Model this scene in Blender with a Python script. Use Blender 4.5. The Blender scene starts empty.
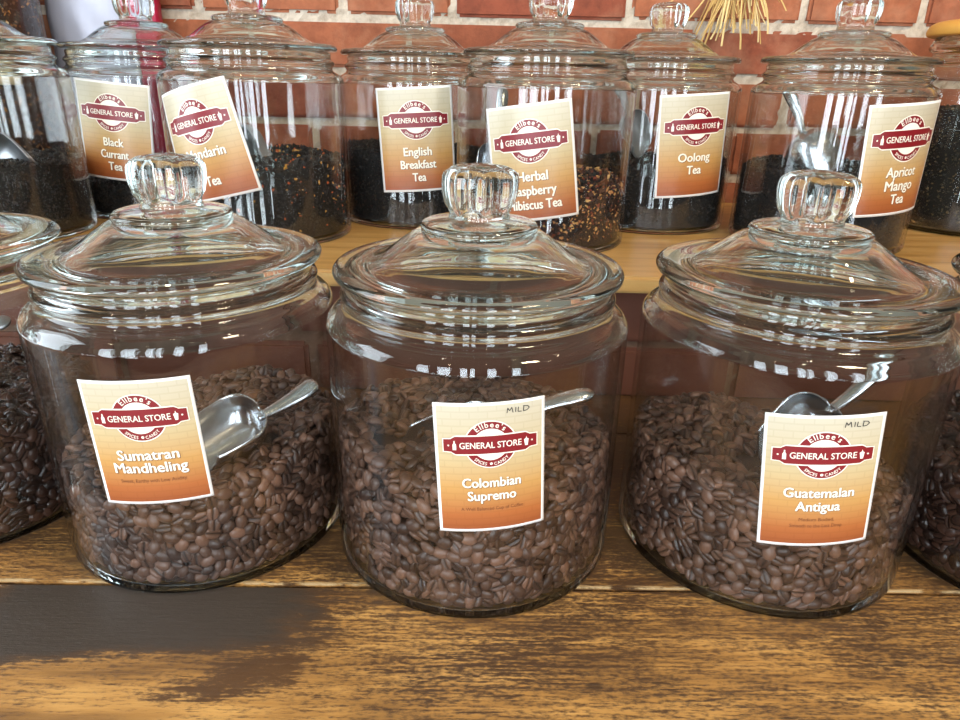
import bpy, bmesh, math, random
import numpy as np
from mathutils import Vector, Matrix

random.seed(7)
scene = bpy.context.scene
COL = scene.collection
PI = math.pi

# ------------------------------------------------------------------ camera
F_PX, PITCH, ROLL, CAM_Z = 678.3, math.radians(22.436), math.radians(1.327), 0.2951
cam_data = bpy.data.cameras.new('camera')
cam_data.sensor_width = 36.0
cam_data.lens = 36.0 * F_PX / 960.0
cam_data.clip_start = 0.01
cam = bpy.data.objects.new('camera', cam_data)
COL.objects.link(cam)
_f = Vector((0, math.cos(PITCH), -math.sin(PITCH)))
_u = Vector((0, math.sin(PITCH), math.cos(PITCH)))
_r = Vector((1, 0, 0))
_r2 = _r * math.cos(ROLL) + _u * math.sin(ROLL)
_u2 = -_r * math.sin(ROLL) + _u * math.cos(ROLL)
M = Matrix((( _r2.x, _u2.x, -_f.x, 0), (_r2.y, _u2.y, -_f.y, 0), (_r2.z, _u2.z, -_f.z, CAM_Z), (0, 0, 0, 1)))
cam.matrix_world = M
scene.camera = cam

# ------------------------------------------------------------------ world, lights, exposure
scene.view_settings.view_transform = 'Standard'
scene.view_settings.look = 'None'
scene.view_settings.exposure = -0.08
scene.view_settings.gamma = 1.0
scene.view_settings.use_curve_mapping = False
cy = scene.cycles
cy.max_bounces = 24
cy.transmission_bounces = 24
cy.glossy_bounces = 8
cy.diffuse_bounces = 3
cy.transparent_max_bounces = 24
cy.sample_clamp_indirect = 6.0
cy.blur_glossy = 0.5

def lin(c):
    return tuple((x / 12.92 if x <= 0.04045 else ((x + 0.055) / 1.055) ** 2.4) for x in (v / 255.0 for v in c)) + (1.0,)

world = bpy.data.worlds.new('room_surroundings')
scene.world = world
world.use_nodes = True
wt = world.node_tree
wt.nodes.clear()
w_out = wt.nodes.new('ShaderNodeOutputWorld')
w_bg = wt.nodes.new('ShaderNodeBackground')
w_tc = wt.nodes.new('ShaderNodeTexCoord')
w_sep = wt.nodes.new('ShaderNodeSeparateXYZ')
w_ramp = wt.nodes.new('ShaderNodeValToRGB')
w_map = wt.nodes.new('ShaderNodeMapRange')
w_map.inputs['From Min'].default_value = -1
w_map.inputs['From Max'].default_value = 1
wt.links.new(w_tc.outputs['Generated'], w_sep.inputs[0])
wt.links.new(w_sep.outputs['Z'], w_map.inputs['Value'])
wt.links.new(w_map.outputs[0], w_ramp.inputs[0])
wt.links.new(w_ramp.outputs[0], w_bg.inputs[0])
wt.links.new(w_bg.outputs[0], w_out.inputs[0])
el = w_ramp.color_ramp.elements
el[0].position = 0.30; el[0].color = (0.08, 0.06, 0.045, 1)
el[1].position = 1.0; el[1].color = (0.62, 0.56, 0.46, 1)
e = el.new(0.55); e.color = (0.24, 0.225, 0.205, 1)
w_bg.inputs[1].default_value = 0.55

def area_light(name, loc, target, sx, sy, watts, color):
    d = bpy.data.lights.new(name, 'AREA')
    d.shape = 'RECTANGLE'; d.size = sx; d.size_y = sy
    d.energy = watts; d.color = color[:3]
    o = bpy.data.objects.new(name, d)
    COL.objects.link(o)
    o.location = loc
    o.rotation_euler = (Vector(target) - Vector(loc)).to_track_quat('-Z', 'Y').to_euler()
    return o

def bulb(name, loc, watts, color, radius=0.03):
    d = bpy.data.lights.new(name, 'POINT')
    d.energy = watts; d.color = color[:3]; d.shadow_soft_size = radius
    o = bpy.data.objects.new(name, d)
    COL.objects.link(o)
    o.location = loc
    return o

DAY = (0.80, 0.90, 1.0)
WARM = (1.0, 0.78, 0.52)
# tall shop windows on the street side, behind the camera, and one in the left wall
for x, w in ((-2.15, 0.62), (-1.15, 0.50), (-0.42, 0.24), (-0.12, 0.16), (0.55, 0.30), (1.5, 0.36)):
    area_light('window_light', (x, -2.4, 0.70), (x, 0.6, 0.40), w, 2.4, 105 * w, DAY)
area_light('window_light', (-1.9, 0.25, 0.45), (0, 0.35, 0.2), 1.1, 2.2, 50, DAY)
# warm track lamps and bulbs under the ceiling
area_light('ceiling_lamp', (0.9, -0.2, 1.75), (0.35, 0.45, 0.0), 0.30, 0.30, 21, WARM)
for bx, by in ((-1.1, -0.2), (-0.5, -0.7), (0.15, -0.35), (0.7, -0.9), (1.4, -0.3), (0.4, 0.25), (-0.35, 0.3), (1.0, 0.5)):
    bulb('ceiling_bulb', (bx, by, 1.6), 2.2, WARM)

# ------------------------------------------------------------------ materials
def new_mat(name):
    m = bpy.data.materials.new(name)
    m.use_nodes = True
    return m, m.node_tree.nodes, m.node_tree.links, m.node_tree.nodes['Principled BSDF']

def simple(name, rgb, rough=0.5, metal=0.0, spec=0.5):
    m, n, l, b = new_mat(name)
    b.inputs['Base Color'].default_value = lin(rgb)
    b.inputs['Roughness'].default_value = rough
    b.inputs['Metallic'].default_value = metal
    b.inputs['Specular IOR Level'].default_value = spec
    return m

def node(n, typ, **kw):
    x = n.new(typ)
    for k, v in kw.items():
        if k in x.inputs:
            x.inputs[k].default_value = v
        else:
            setattr(x, k, v)
    return x

def ramp(n, stops, interp='LINEAR'):
    r = n.new('ShaderNodeValToRGB')
    r.color_ramp.interpolation = interp
    e = r.color_ramp.elements
    e[0].position, e[0].color = stops[0]
    e[1].position, e[1].color = stops[-1]
    for p, c in stops[1:-1]:
        q = e.new(p); q.color = c
    return r

def glass(name, tint, rough=0.0):
    m, n, l, b = new_mat(name)
    n.remove(b)
    g = node(n, 'ShaderNodeBsdfGlass', IOR=1.5, Roughness=rough)
    g.inputs['Color'].default_value = tint
    l.new(g.outputs[0], n['Material Output'].inputs[0])
    return m

def thin_glass(name, tint):
    """jar wall glass: clear, straight-through, with fresnel sheen"""
    m, n, l, b = new_mat(name)
    n.remove(b)
    t = node(n, 'ShaderNodeBsdfTransparent'); t.inputs[0].default_value = tint
    g = node(n, 'ShaderNodeBsdfGlossy', Roughness=0.02)
    lw = n.new('ShaderNodeLayerWeight')
    pw = node(n, 'ShaderNodeMath', operation='POWER'); pw.inputs[1].default_value = 4.5
    fr = node(n, 'ShaderNodeMath', operation='MULTIPLY_ADD'); fr.inputs[1].default_value = 0.95; fr.inputs[2].default_value = 0.045
    l.new(lw.outputs['Facing'], pw.inputs[0]); l.new(pw.outputs[0], fr.inputs[0])
    mx = n.new('ShaderNodeMixShader')
    l.new(fr.outputs[0], mx.inputs[0]); l.new(t.outputs[0], mx.inputs[1]); l.new(g.outputs[0], mx.inputs[2])
    l.new(mx.outputs[0], n['Material Output'].inputs[0])
    return m

G_LID = glass('lid_glass', (0.955, 0.985, 0.975, 1))
G_JAR = glass('jar_glass', (0.965, 0.985, 0.98, 1))
G_WALL = thin_glass('jar_wall_glass', (0.965, 0.97, 0.965, 1))

def bean_mat(name, dark, light, groove, rough):
    m, n, l, b = new_mat(name)
    geo = n.new('ShaderNodeNewGeometry'); oi = n.new('ShaderNodeObjectInfo')
    ad = node(n, 'ShaderNodeMath', operation='ADD'); fr = node(n, 'ShaderNodeMath', operation='FRACT')
    l.new(geo.outputs['Random Per Island'], ad.inputs[0]); l.new(oi.outputs['Random'], ad.inputs[1]); l.new(ad.outputs[0], fr.inputs[0])
    r = ramp(n, [(0.0, lin(dark)), (0.75, lin(light)), (1.0, lin(tuple(min(255, c * 1.22) for c in light)))])
    l.new(fr.outputs[0], r.inputs[0])
    at = node(n, 'ShaderNodeAttribute', attribute_name='groove')
    mx = node(n, 'ShaderNodeMix', data_type='RGBA')
    l.new(at.outputs['Fac'], mx.inputs[0]); l.new(r.outputs[0], mx.inputs[6]); mx.inputs[7].default_value = lin(groove)
    l.new(mx.outputs[2], b.inputs['Base Color'])
    b.inputs['Roughness'].default_value = rough
    b.inputs['Specular IOR Level'].default_value = 0.4
    return m

BEAN_MED = bean_mat('medium_roast_bean', (48, 32, 25), (98, 71, 57), (24, 14, 10), 0.33)
BEAN_DARK = bean_mat('dark_roast_bean', (30, 19, 15), (58, 38, 30), (20, 11, 8), 0.22)
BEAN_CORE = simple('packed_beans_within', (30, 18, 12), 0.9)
STEEL = simple('brushed_steel', (200, 204, 208), 0.22, 1.0)
STEEL_DULL = simple('dull_aluminium', (170, 172, 175), 0.4, 1.0)
PLASTIC = simple('grey_plastic', (150, 148, 145), 0.35)
WHITE = simple('card_white', (232, 229, 224), 0.35)
RED = simple('emblem_red', (124, 20, 28), 0.35)
CREAM = simple('emblem_cream', (238, 232, 214), 0.35)
INK = simple('small_print_brown', (112, 62, 34), 0.45)
PEN = simple('pen_black', (34, 30, 34), 0.5)
PLATE_SHADE = simple('lettering_shade', (118, 78, 50), 0.4)

def card_mat():
    m, n, l, b = new_mat('printed_card')
    uv = n.new('ShaderNodeUVMap')
    sp = n.new('ShaderNodeSeparateXYZ'); l.new(uv.outputs[0], sp.inputs[0])
    r = ramp(n, [(0.0, lin((140, 72, 38))), (0.14, lin((166, 96, 50))), (0.36, lin((188, 142, 82))), (0.6, lin((190, 170, 128))), (1.0, lin((194, 186, 164)))])
    l.new(sp.outputs[1], r.inputs[0])
    bk = node(n, 'ShaderNodeTexBrick', Scale=1.0)
    bk.inputs['Brick Width'].default_value = 0.16
    bk.inputs['Row Height'].default_value = 0.052
    bk.inputs['Mortar Size'].default_value = 0.006
    bk.inputs['Color1'].default_value = (1, 1, 1, 1); bk.inputs['Color2'].default_value = (0.9, 0.9, 0.9, 1)
    bk.inputs['Mortar'].default_value = (0.72, 0.68, 0.62, 1)
    l.new(uv.outputs[0], bk.inputs[0])
    mx = node(n, 'ShaderNodeMix', data_type='RGBA', blend_type='MULTIPLY'); mx.inputs[0].default_value = 0.28
    l.new(r.outputs[0], mx.inputs[6]); l.new(bk.outputs[0], mx.inputs[7])
    l.new(mx.outputs[2], b.inputs['Base Color'])
    b.inputs['Roughness'].default_value = 0.3
    return m
CARD = card_mat()

def wood_table():
    m, n, l, b = new_mat('worn_stained_wood')
    tc = n.new('ShaderNodeTexCoord')
    def noise(sx, sy, sc, det=6, rough=0.6, w=0.0):
        mp = node(n, 'ShaderNodeMapping'); mp.inputs['Scale'].default_value = (sx, sy, 1); mp.inputs['Location'].default_value = (w, w, 0)
        l.new(tc.outputs['Object'], mp.inputs[0])
        t = node(n, 'ShaderNodeTexNoise', Scale=sc, Detail=det, Roughness=rough)
        l.new(mp.outputs[0], t.inputs[0]); return t.outputs[0]
    grain = noise(1, 12, 34, 8, 0.72)
    speck = noise(1, 2.6, 230, 3, 0.6, 3.0)
    broad = noise(1, 2.4, 5.0, 4, 0.55, 7.3)
    hue = noise(1, 6, 9, 4, 0.55, 1.3)
    # bare wood
    rw = ramp(n, [(0.32, lin((122, 86, 42))), (0.5, lin((172, 126, 64))), (0.68, lin((206, 158, 88)))])
    l.new(hue, rw.inputs[0])
    def mul(a, k):
        x = node(n, 'ShaderNodeMath', operation='MULTIPLY'); l.new(a, x.inputs[0])
        if isinstance(k, (int, float)): x.inputs[1].default_value = k
        else: l.new(k, x.inputs[1])
        return x.outputs[0]
    def add(a, c):
        x = node(n, 'ShaderNodeMath', operation='ADD'); l.new(a, x.inputs[0])
        if isinstance(c, (int, float)): x.inputs[1].default_value = c
        else: l.new(c, x.inputs[1])
        return x.outputs[0]
    def smooth(a, lo, hi, t0=0.0, t1=1.0):
        x = node(n, 'ShaderNodeMapRange', interpolation_type='SMOOTHSTEP')
        x.inputs['From Min'].default_value = lo; x.inputs['From Max'].default_value = hi
        x.inputs['To Min'].default_value = t0; x.inputs['To Max'].default_value = t1
        l.new(a, x.inputs['Value']); return x.outputs[0]
    sep = n.new('ShaderNodeSeparateXYZ'); l.new(tc.outputs['Object'], sep.inputs[0])
    PX, PY = sep.outputs[0], sep.outputs[1]
    wob = noise(3, 6, 5, 5, 0.6, 11.0); wob2 = noise(2, 9, 24, 5, 0.65, 4.0)
    w1 = add(mul(add(wob, -0.5), 0.030), mul(add(wob2, -0.5), 0.016))
    X = add(PX, mul(w1, 5.0)); Y = add(add(PY, w1), mul(PX, -0.06))
    # the unworn dark stain on the left, and a small lick of it in front
    pa = mul(smooth(X, -0.125, -0.055, 1, 0), smooth(Y, 0.289, 0.304))
    corner = mul(smooth(add(PX, mul(w1, 2.0)), -0.31, -0.27, 1, 0), smooth(add(PY, w1), 0.308, 0.318))
    pa = mul(mul(pa, smooth(corner, 0, 1, 1, 0)), smooth(PY, 0.3385, 0.340, 1, 0))
    pb = mul(mul(smooth(add(X, mul(PY, -1.6)), -0.60, -0.55), smooth(X, -0.11, -0.07, 1, 0)), mul(smooth(Y, 0.262, 0.269), smooth(Y, 0.285, 0.296, 1, 0)))
    pb = mul(pb, smooth(PX, -0.20, -0.14))
    back = smooth(PY, 0.325, 0.40, 0.0, 0.17)  # heavier stain around the jars, also painting in the shade their clear glass lacks
    front = smooth(PY, 0.235, 0.30, -0.09, 0.03)
    left = smooth(PX, -0.25, 0.05, -0.04, 0.02)
    cover = add(add(mul(grain, 1.25), mul(speck, 0.75)), mul(broad, 0.55))
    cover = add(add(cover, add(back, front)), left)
    cover = add(cover, add(mul(pa, 0.55), mul(pb, 0.30)))
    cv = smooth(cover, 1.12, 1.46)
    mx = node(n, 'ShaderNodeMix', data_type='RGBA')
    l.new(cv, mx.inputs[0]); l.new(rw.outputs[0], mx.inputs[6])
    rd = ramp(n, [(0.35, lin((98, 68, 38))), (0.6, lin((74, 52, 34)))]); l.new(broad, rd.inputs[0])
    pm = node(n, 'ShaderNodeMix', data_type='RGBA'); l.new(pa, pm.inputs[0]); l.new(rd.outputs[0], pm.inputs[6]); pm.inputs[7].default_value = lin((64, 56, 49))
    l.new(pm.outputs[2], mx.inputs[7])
    # raw split edge along the seam, knots
    seam = mul(mul(smooth(PY, 0.3405, 0.3412), smooth(PY, 0.3420, 0.3436, 1, 0)), smooth(wob2, 0.44, 0.56))
    m2 = node(n, 'ShaderNodeMix', data_type='RGBA'); l.new(seam, m2.inputs[0]); l.new(mx.outputs[2], m2.inputs[6]); m2.inputs[7].default_value = lin((196, 168, 124))
    mp = node(n, 'ShaderNodeMapping'); mp.inputs['Scale'].default_value = (1, 2.0, 1); l.new(tc.outputs['Object'], mp.inputs[0])
    vo = node(n, 'ShaderNodeTexVoronoi', Scale=11.0); l.new(mp.outputs[0], vo.inputs[0])
    kn = smooth(add(vo.outputs['Distance'], mul(add(wob2, -0.5), 0.12)), 0.04, 0.075, 0.8, 0)
    m3 = node(n, 'ShaderNodeMix', data_type='RGBA'); l.new(kn, m3.inputs[0]); l.new(m2.outputs[2], m3.inputs[6]); m3.inputs[7].default_value = lin((56, 38, 24))
    l.new(m3.outputs[2], b.inputs['Base Color'])
    l.new(smooth(cover, 1.1, 1.6, 0.6, 0.40), b.inputs['Roughness'])
    bp = node(n, 'ShaderNodeBump', Strength=0.4, Distance=0.001)
    l.new(add(mul(grain, 1.0), add(mul(speck, 0.4), mul(cv, 0.25))), bp.inputs['Height']); l.new(bp.outputs[0], b.inputs['Normal'])
    return m
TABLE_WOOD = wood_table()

def wood_shelf():
    m, n, l, b = new_mat('varnished_pine')
    tc = n.new('ShaderNodeTexCoord')
    mp = node(n, 'ShaderNodeMapping'); mp.inputs['Scale'].default_value = (1, 10, 10)
    l.new(tc.outputs['Object'], mp.inputs[0])
    t = node(n, 'ShaderNodeTexNoise', Scale=6, Detail=6, Roughness=0.55); l.new(mp.outputs[0], t.inputs[0])
    r = ramp(n, [(0.3, lin((160, 118, 60))), (0.5, lin((192, 150, 88))), (0.72, lin((208, 170, 108)))])
    l.new(t.outputs[0], r.inputs[0])
    v = node(n, 'ShaderNodeTexVoronoi', Scale=7.0); l.new(tc.outputs['Object'], v.inputs[0])
    k = ramp(n, [(0.0, lin((90, 50, 24))), (0.035, lin((120, 74, 36))), (0.055, (1, 1, 1, 1))]); l.new(v.outputs['Distance'], k.inputs[0])
    mx = node(n, 'ShaderNodeMix', data_type='RGBA', blend_type='MULTIPLY'); mx.inputs[0].default_value = 0.8
    l.new(r.outputs[0], mx.inputs[6]); l.new(k.outputs[0], mx.inputs[7])
    l.new(mx.outputs[2], b.inputs['Base Color'])
    b.inputs['Roughness'].default_value = 0.3
    return m
SHELF_WOOD = wood_shelf()

def brick_mat():
    m, n, l, b = new_mat('old_red_brick')
    tc = n.new('ShaderNodeTexCoord'); geo = n.new('ShaderNodeNewGeometry')
    r = ramp(n, [(0.0, lin((150, 80, 52))), (0.35, lin((166, 98, 64))), (0.65, lin((136, 64, 42))), (1.0, lin((176, 112, 74)))])
    l.new(geo.outputs['Random Per Island'], r.inputs[0])
    t = node(n, 'ShaderNodeTexNoise', Scale=38, Detail=8, Roughness=0.7); l.new(tc.outputs['Object'], t.inputs[0])
    t2 = node(n, 'ShaderNodeTexNoise', Scale=9, Detail=6, Roughness=0.65); l.new(tc.outputs['Object'], t2.inputs[0])
    k = ramp(n, [(0.35, (0.55, 0.52, 0.5, 1)), (0.6, (1.1, 1.1, 1.1, 1))]); l.new(t.outputs[0], k.inputs[0])
    mx = node(n, 'ShaderNodeMix', data_type='RGBA', blend_type='MULTIPLY'); mx.inputs[0].default_value = 0.7
    l.new(r.outputs[0], mx.inputs[6]); l.new(k.outputs[0], mx.inputs[7])
    k2 = ramp(n, [(0.50, (0, 0, 0, 1)), (0.75, (0.6, 0.6, 0.6, 1))]); l.new(t2.outputs[0], k2.inputs[0])
    mw = node(n, 'ShaderNodeMix', data_type='RGBA'); l.new(k2.outputs[0], mw.inputs[0]); l.new(mx.outputs[2], mw.inputs[6]); mw.inputs[7].default_value = lin((190, 140, 108))
    l.new(mw.outputs[2], b.inputs['Base Color'])
    b.inputs['Roughness'].default_value = 0.85
    bp = node(n, 'ShaderNodeBump', Strength=0.6, Distance=0.004); l.new(t.outputs[0], bp.inputs['Height']); l.new(bp.outputs[0], b.inputs['Normal'])
    return m
BRICK = brick_mat()

def mortar_mat():
    m, n, l, b = new_mat('white_mortar')
    tc = n.new('ShaderNodeTexCoord')
    t = node(n, 'ShaderNodeTexNoise', Scale=60, Detail=8, Roughness=0.7); l.new(tc.outputs['Object'], t.inputs[0])
    r = ramp(n, [(0.3, lin((160, 142, 122))), (0.55, lin((208, 194, 174)))]); l.new(t.outputs[0], r.inputs[0])
    l.new(r.outputs[0], b.inputs['Base Color']); b.inputs['Roughness'].default_value = 0.95
    bp = node(n, 'ShaderNodeBump', Strength=0.8, Distance=0.004); l.new(t.outputs[0], bp.inputs['Height']); l.new(bp.outputs[0], b.inputs['Normal'])
    return m
MORTAR = mortar_mat()

def leaf_mat(name, cols, rough=0.6):
    m, n, l, b = new_mat(name)
    geo = n.new('ShaderNodeNewGeometry')
    stops = [(i / len(cols), lin(c)) for i, c in enumerate(cols)]
    r = ramp(n, stops + ([(1.0, lin(cols[-1]))] if len(cols) < 2 else []), 'CONSTANT')
    l.new(geo.outputs['Random Per Island'], r.inputs[0])
    l.new(r.outputs[0], b.inputs['Base Color']); b.inputs['Roughness'].default_value = rough
    return m
K1, K2, K3, K4 = (24, 20, 18), (36, 28, 22), (18, 14, 13), (50, 38, 27)
TEA_BLACK = leaf_mat('black_tea_leaf', [K1, K2, K3, K2, K1, K3, K4, K1])
TEA_OOLONG = leaf_mat('oolong_leaf', [K1, K2, (58, 44, 30), K3, (44, 38, 28), K1, (30, 30, 24), K2])
TEA_MANDARIN = leaf_mat('tea_with_orange_peel', [K1] * 9 + [K2] * 6 + [K3] * 9 + [(206, 150, 62), (198, 92, 34)])
TEA_HERBAL = leaf_mat('herbal_fruit_tea', [(60, 24, 20), K1, (96, 50, 26), (44, 20, 20), (176, 122, 70), (120, 50, 30), K3, (72, 46, 28), (206, 160, 96), (50, 30, 22)])
TEA_AMBER = leaf_mat('amber_tea', [(150, 96, 30), (60, 34, 14), (190, 130, 50), (40, 24, 12), (120, 70, 24), (84, 50, 22)])
TEA_GREEN = leaf_mat('green_brown_tea', [(48, 42, 24), (30, 26, 18), (70, 60, 34), (24, 20, 14), (96, 78, 44)])

# ------------------------------------------------------------------ helpers
def link_mesh(name, verts, faces, mats, parent=None, smooth=True, mat_idx=None, attr=None):
    me = bpy.data.meshes.new(name)
    me.from_pydata([tuple(v) for v in verts], [], [tuple(f) for f in faces])
    if not isinstance(mats, (list, tuple)): mats = [mats]
    for m_ in mats: me.materials.append(m_)
    if mat_idx is not None: me.polygons.foreach_set('material_index', mat_idx)
    me.polygons.foreach_set('use_smooth', [smooth] * len(me.polygons))
    if attr is not None:
        a = me.attributes.new('groove', 'FLOAT', 'POINT'); a.data.foreach_set('value', attr)
    me.update()
    o = bpy.data.objects.new(name, me)
    COL.objects.link(o)
    if parent: o.parent = parent
    return o

def tag(o, label=None, cat=None, group=None, kind=None):
    if label: o['label'] = label
    if cat: o['category'] = cat
    if group: o['group'] = group
    if kind: o['kind'] = kind
    return o

def empty(name, loc, rz=0.0):
    o = bpy.data.objects.new(name, None)
    o.empty_display_size = 0.02
    COL.objects.link(o); o.location = loc; o.rotation_euler = (0, 0, rz)
    return o

def recalc(o):
    bm = bmesh.new(); bm.from_mesh(o.data)
    bmesh.ops.recalc_face_normals(bm, faces=bm.faces[:]); bm.to_mesh(o.data); bm.free()

def spline(pts, sub=5):
    """Catmull-Rom through the profile points (None = hard corner marker)"""
    P = [Vector(p) for p in pts]
    out = []
    for i in range(len(P) - 1):
        p0 = P[max(i - 1, 0)]; p1 = P[i]; p2 = P[i + 1]; p3 = P[min(i + 2, len(P) - 1)]
        for k in range(sub):
            t = k / sub
            out.append(0.5 * ((2 * p1) + (-p0 + p2) * t + (2 * p0 - 5 * p1 + 4 * p2 - p3) * t * t + (-p0 + 3 * p1 - 3 * p2 + p3) * t ** 3))
    out.append(P[-1])
    return [(max(v.x, 0.0), v.y) for v in out]

def lathe(prof, seg=128, rmod=None):
    """closed-of-revolution surface from (r,z) list; r==0 ends become poles"""
    verts, rings = [], []
    for r, z in prof:
        if r < 1e-6:
            rings.append([len(verts)]); verts.append((0, 0, z))
        else:
            ids = []
            for k in range(seg):
                a = 2 * PI * k / seg
                rr = r * (rmod(a, z) if rmod else 1.0)
                ids.append(len(verts)); verts.append((rr * math.cos(a), rr * math.sin(a), z))
            rings.append(ids)
    faces = []
    for A, B in zip(rings, rings[1:]):
        if len(A) == 1 and len(B) == 1: continue
        for k in range(seg):
            k2 = (k + 1) % seg
            if len(A) == 1: faces.append((A[0], B[k], B[k2]))
            elif len(B) == 1: faces.append((A[k], A[k2], B[0]))
            else: faces.append((A[k], A[k2], B[k2], B[k]))
    return verts, faces

def box_bm(bm, x0, x1, y0, y1, z0, z1, bevel=0.0):
    r = bmesh.ops.create_cube(bm, size=1.0)
    vs = r['verts']
    for v in vs:
        v.co = Vector(((x0 + x1) / 2 + v.co.x * (x1 - x0), (y0 + y1) / 2 + v.co.y * (y1 - y0), (z0 + z1) / 2 + v.co.z * (z1 - z0)))
    if bevel > 0:
        es = list({e for v in vs for e in v.link_edges})
        bmesh.ops.bevel(bm, geom=es, offset=bevel, segments=2, affect='EDGES')

def bm_obj(name, bm, mats, parent=None, smooth=False):
    me = bpy.data.meshes.new(name); bm.to_mesh(me); bm.free()
    for m_ in (mats if isinstance(mats, (list, tuple)) else [mats]): me.materials.append(m_)
    me.polygons.foreach_set('use_smooth', [smooth] * len(me.polygons))
    o = bpy.data.objects.new(name, me); COL.objects.link(o)
    if parent: o.parent = parent
    return o

# ------------------------------------------------------------------ the setting
SZ = 0.1317                      # top of the raised shelf
WALL_Y = 1.045
bm = bmesh.new(); box_bm(bm, -2.0, 2.0, -1.2, WALL_Y + 0.1, -0.95, -0.90)
fl = bm_obj('floor', bm, simple('dark_floor', (70, 52, 38), 0.6)); tag(fl, kind='structure')

def brick_wall(name, x0, x1, z0, z1, ysurf, first_line, seed, lists=None, mats=None, mort=0.0105):
    rng = random.Random(seed)
    bm = bmesh.new()
    H = 0.068
    nrow0 = int(math.floor((z0 - first_line) / H)); nrow1 = int(math.ceil((z1 - first_line) / H))
    for r in range(nrow0, nrow1):
        za = first_line + r * H + mort / 2; zb = za + H - mort
        za = max(za, z0); zb = min(zb, z1)
        if zb - za < 0.006: continue
        joints = (lists or {}).get(r)
        if joints is None:
            joints = []
            x = x0 - rng.random() * 0.2
            while x < x1 + 0.3:
                joints.append(x); x += 0.205 + rng.uniform(-0.012, 0.012)
        for a, c in zip(joints, joints[1:]):
            a2, c2 = max(a + mort / 2, x0), min(c - mort / 2, x1)
            if c2 - a2 < 0.01: continue
            bmc = len(bm.verts)
            dy = rng.uniform(-0.0035, 0.0); j = lambda: rng.uniform(-0.0018, 0.0018)
            box_bm(bm, a2 + j(), c2 + j(), ysurf + dy, ysurf + 0.09, za + j(), zb + j(), 0.004)
    nb = len(bm.faces)
    for f in bm.faces: f.material_index = 0
    # bulging mortar bed
    nx = int((x1 - x0) / 0.008); nz = max(2, int((z1 - z0) / 0.008))
    grid = []
    for k in range(nz + 1):
        row = []
        for i in range(nx + 1):
            x = x0 + (x1 - x0) * i / nx; z = z0 + (z1 - z0) * k / nz
            row.append(bm.verts.new((x, ysurf + 0.0036 + rng.uniform(-0.0013, 0.0013), z)))
        grid.append(row)
    for k in range(nz):
        for i in range(nx):
            f = bm.faces.new((grid[k][i], grid[k][i + 1], grid[k + 1][i + 1], grid[k + 1][i])); f.material_index = 1; f.smooth = True
    o = bm_obj(name, bm, mats or [BRICK, MORTAR]); tag(o, kind='structure')
    return o

L0 = 0.371
brick_wall('wall_back', -1.6, 1.6, 0.10, 1.0, WALL_Y, L0, 3,
           {0: [-1.6, -1.4, -1.2, -1.0, -0.8, -0.6, -0.4, -0.20, -0.048, 0.193, 0.434, 0.595, 0.8, 1.0, 1.2, 1.4, 1.6],
            -1: [-1.6, -1.36, -1.16, -0.94, -0.74, -0.54, -0.33, -0.112, 0.09, 0.294, 0.52, 0.73, 0.94, 1.15, 1.38, 1.6]})
brick_wall('wall_riser', -1.3, 1.3, 0.0, 0.1155, 0.628, -0.012, 5, None, [simple('shade_dark_brick', (104, 62, 46), 0.85), simple('shade_brown_mortar', (112, 88, 72), 0.95)], 0.008)  # dark brick and brown mortar, colours toned down for shade under the shelf
bm = bmesh.new(); box_bm(bm, -1.6, 1.6, WALL_Y + 0.09, WALL_Y + 0.2, -0.9, 1.0)
o = bm_obj('wall_backing', bm, MORTAR); tag(o, kind='structure')

# table of long stained planks
YAW = math.radians(0.9)
table = empty('table', (0, 0, 0), YAW)
tag(table, 'worn dark-stained plank table carrying the front row of coffee jars', 'table')
bm = bmesh.new()
for a, c in ((-0.062, 0.1385), (0.1395, 0.3385), (0.3400, 0.5435), (0.5450, 0.700)):
    box_bm(bm, -1.25, 1.25, a, c, -0.035, 0.0, 0.0012)
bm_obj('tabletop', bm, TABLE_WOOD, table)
for sx in (-1, 1):
    for yy in (0.0, 0.56):
        bm = bmesh.new(); box_bm(bm, sx * 1.15 - 0.04, sx * 1.15 + 0.04, yy - 0.04, yy + 0.04, -0.90, -0.0355, 0.003)
        bm_obj('leg', bm, TABLE_WOOD, table)

bm = bmesh.new(); box_bm(bm, -1.3, 1.3, 0.602, WALL_Y - 0.004, 0.1160, SZ, 0.0025)
shelf = bm_obj('shelf_board', bm, SHELF_WOOD)
tag(shelf, 'light varnished pine shelf board carrying the back row of tea jars', 'shelf')

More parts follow.
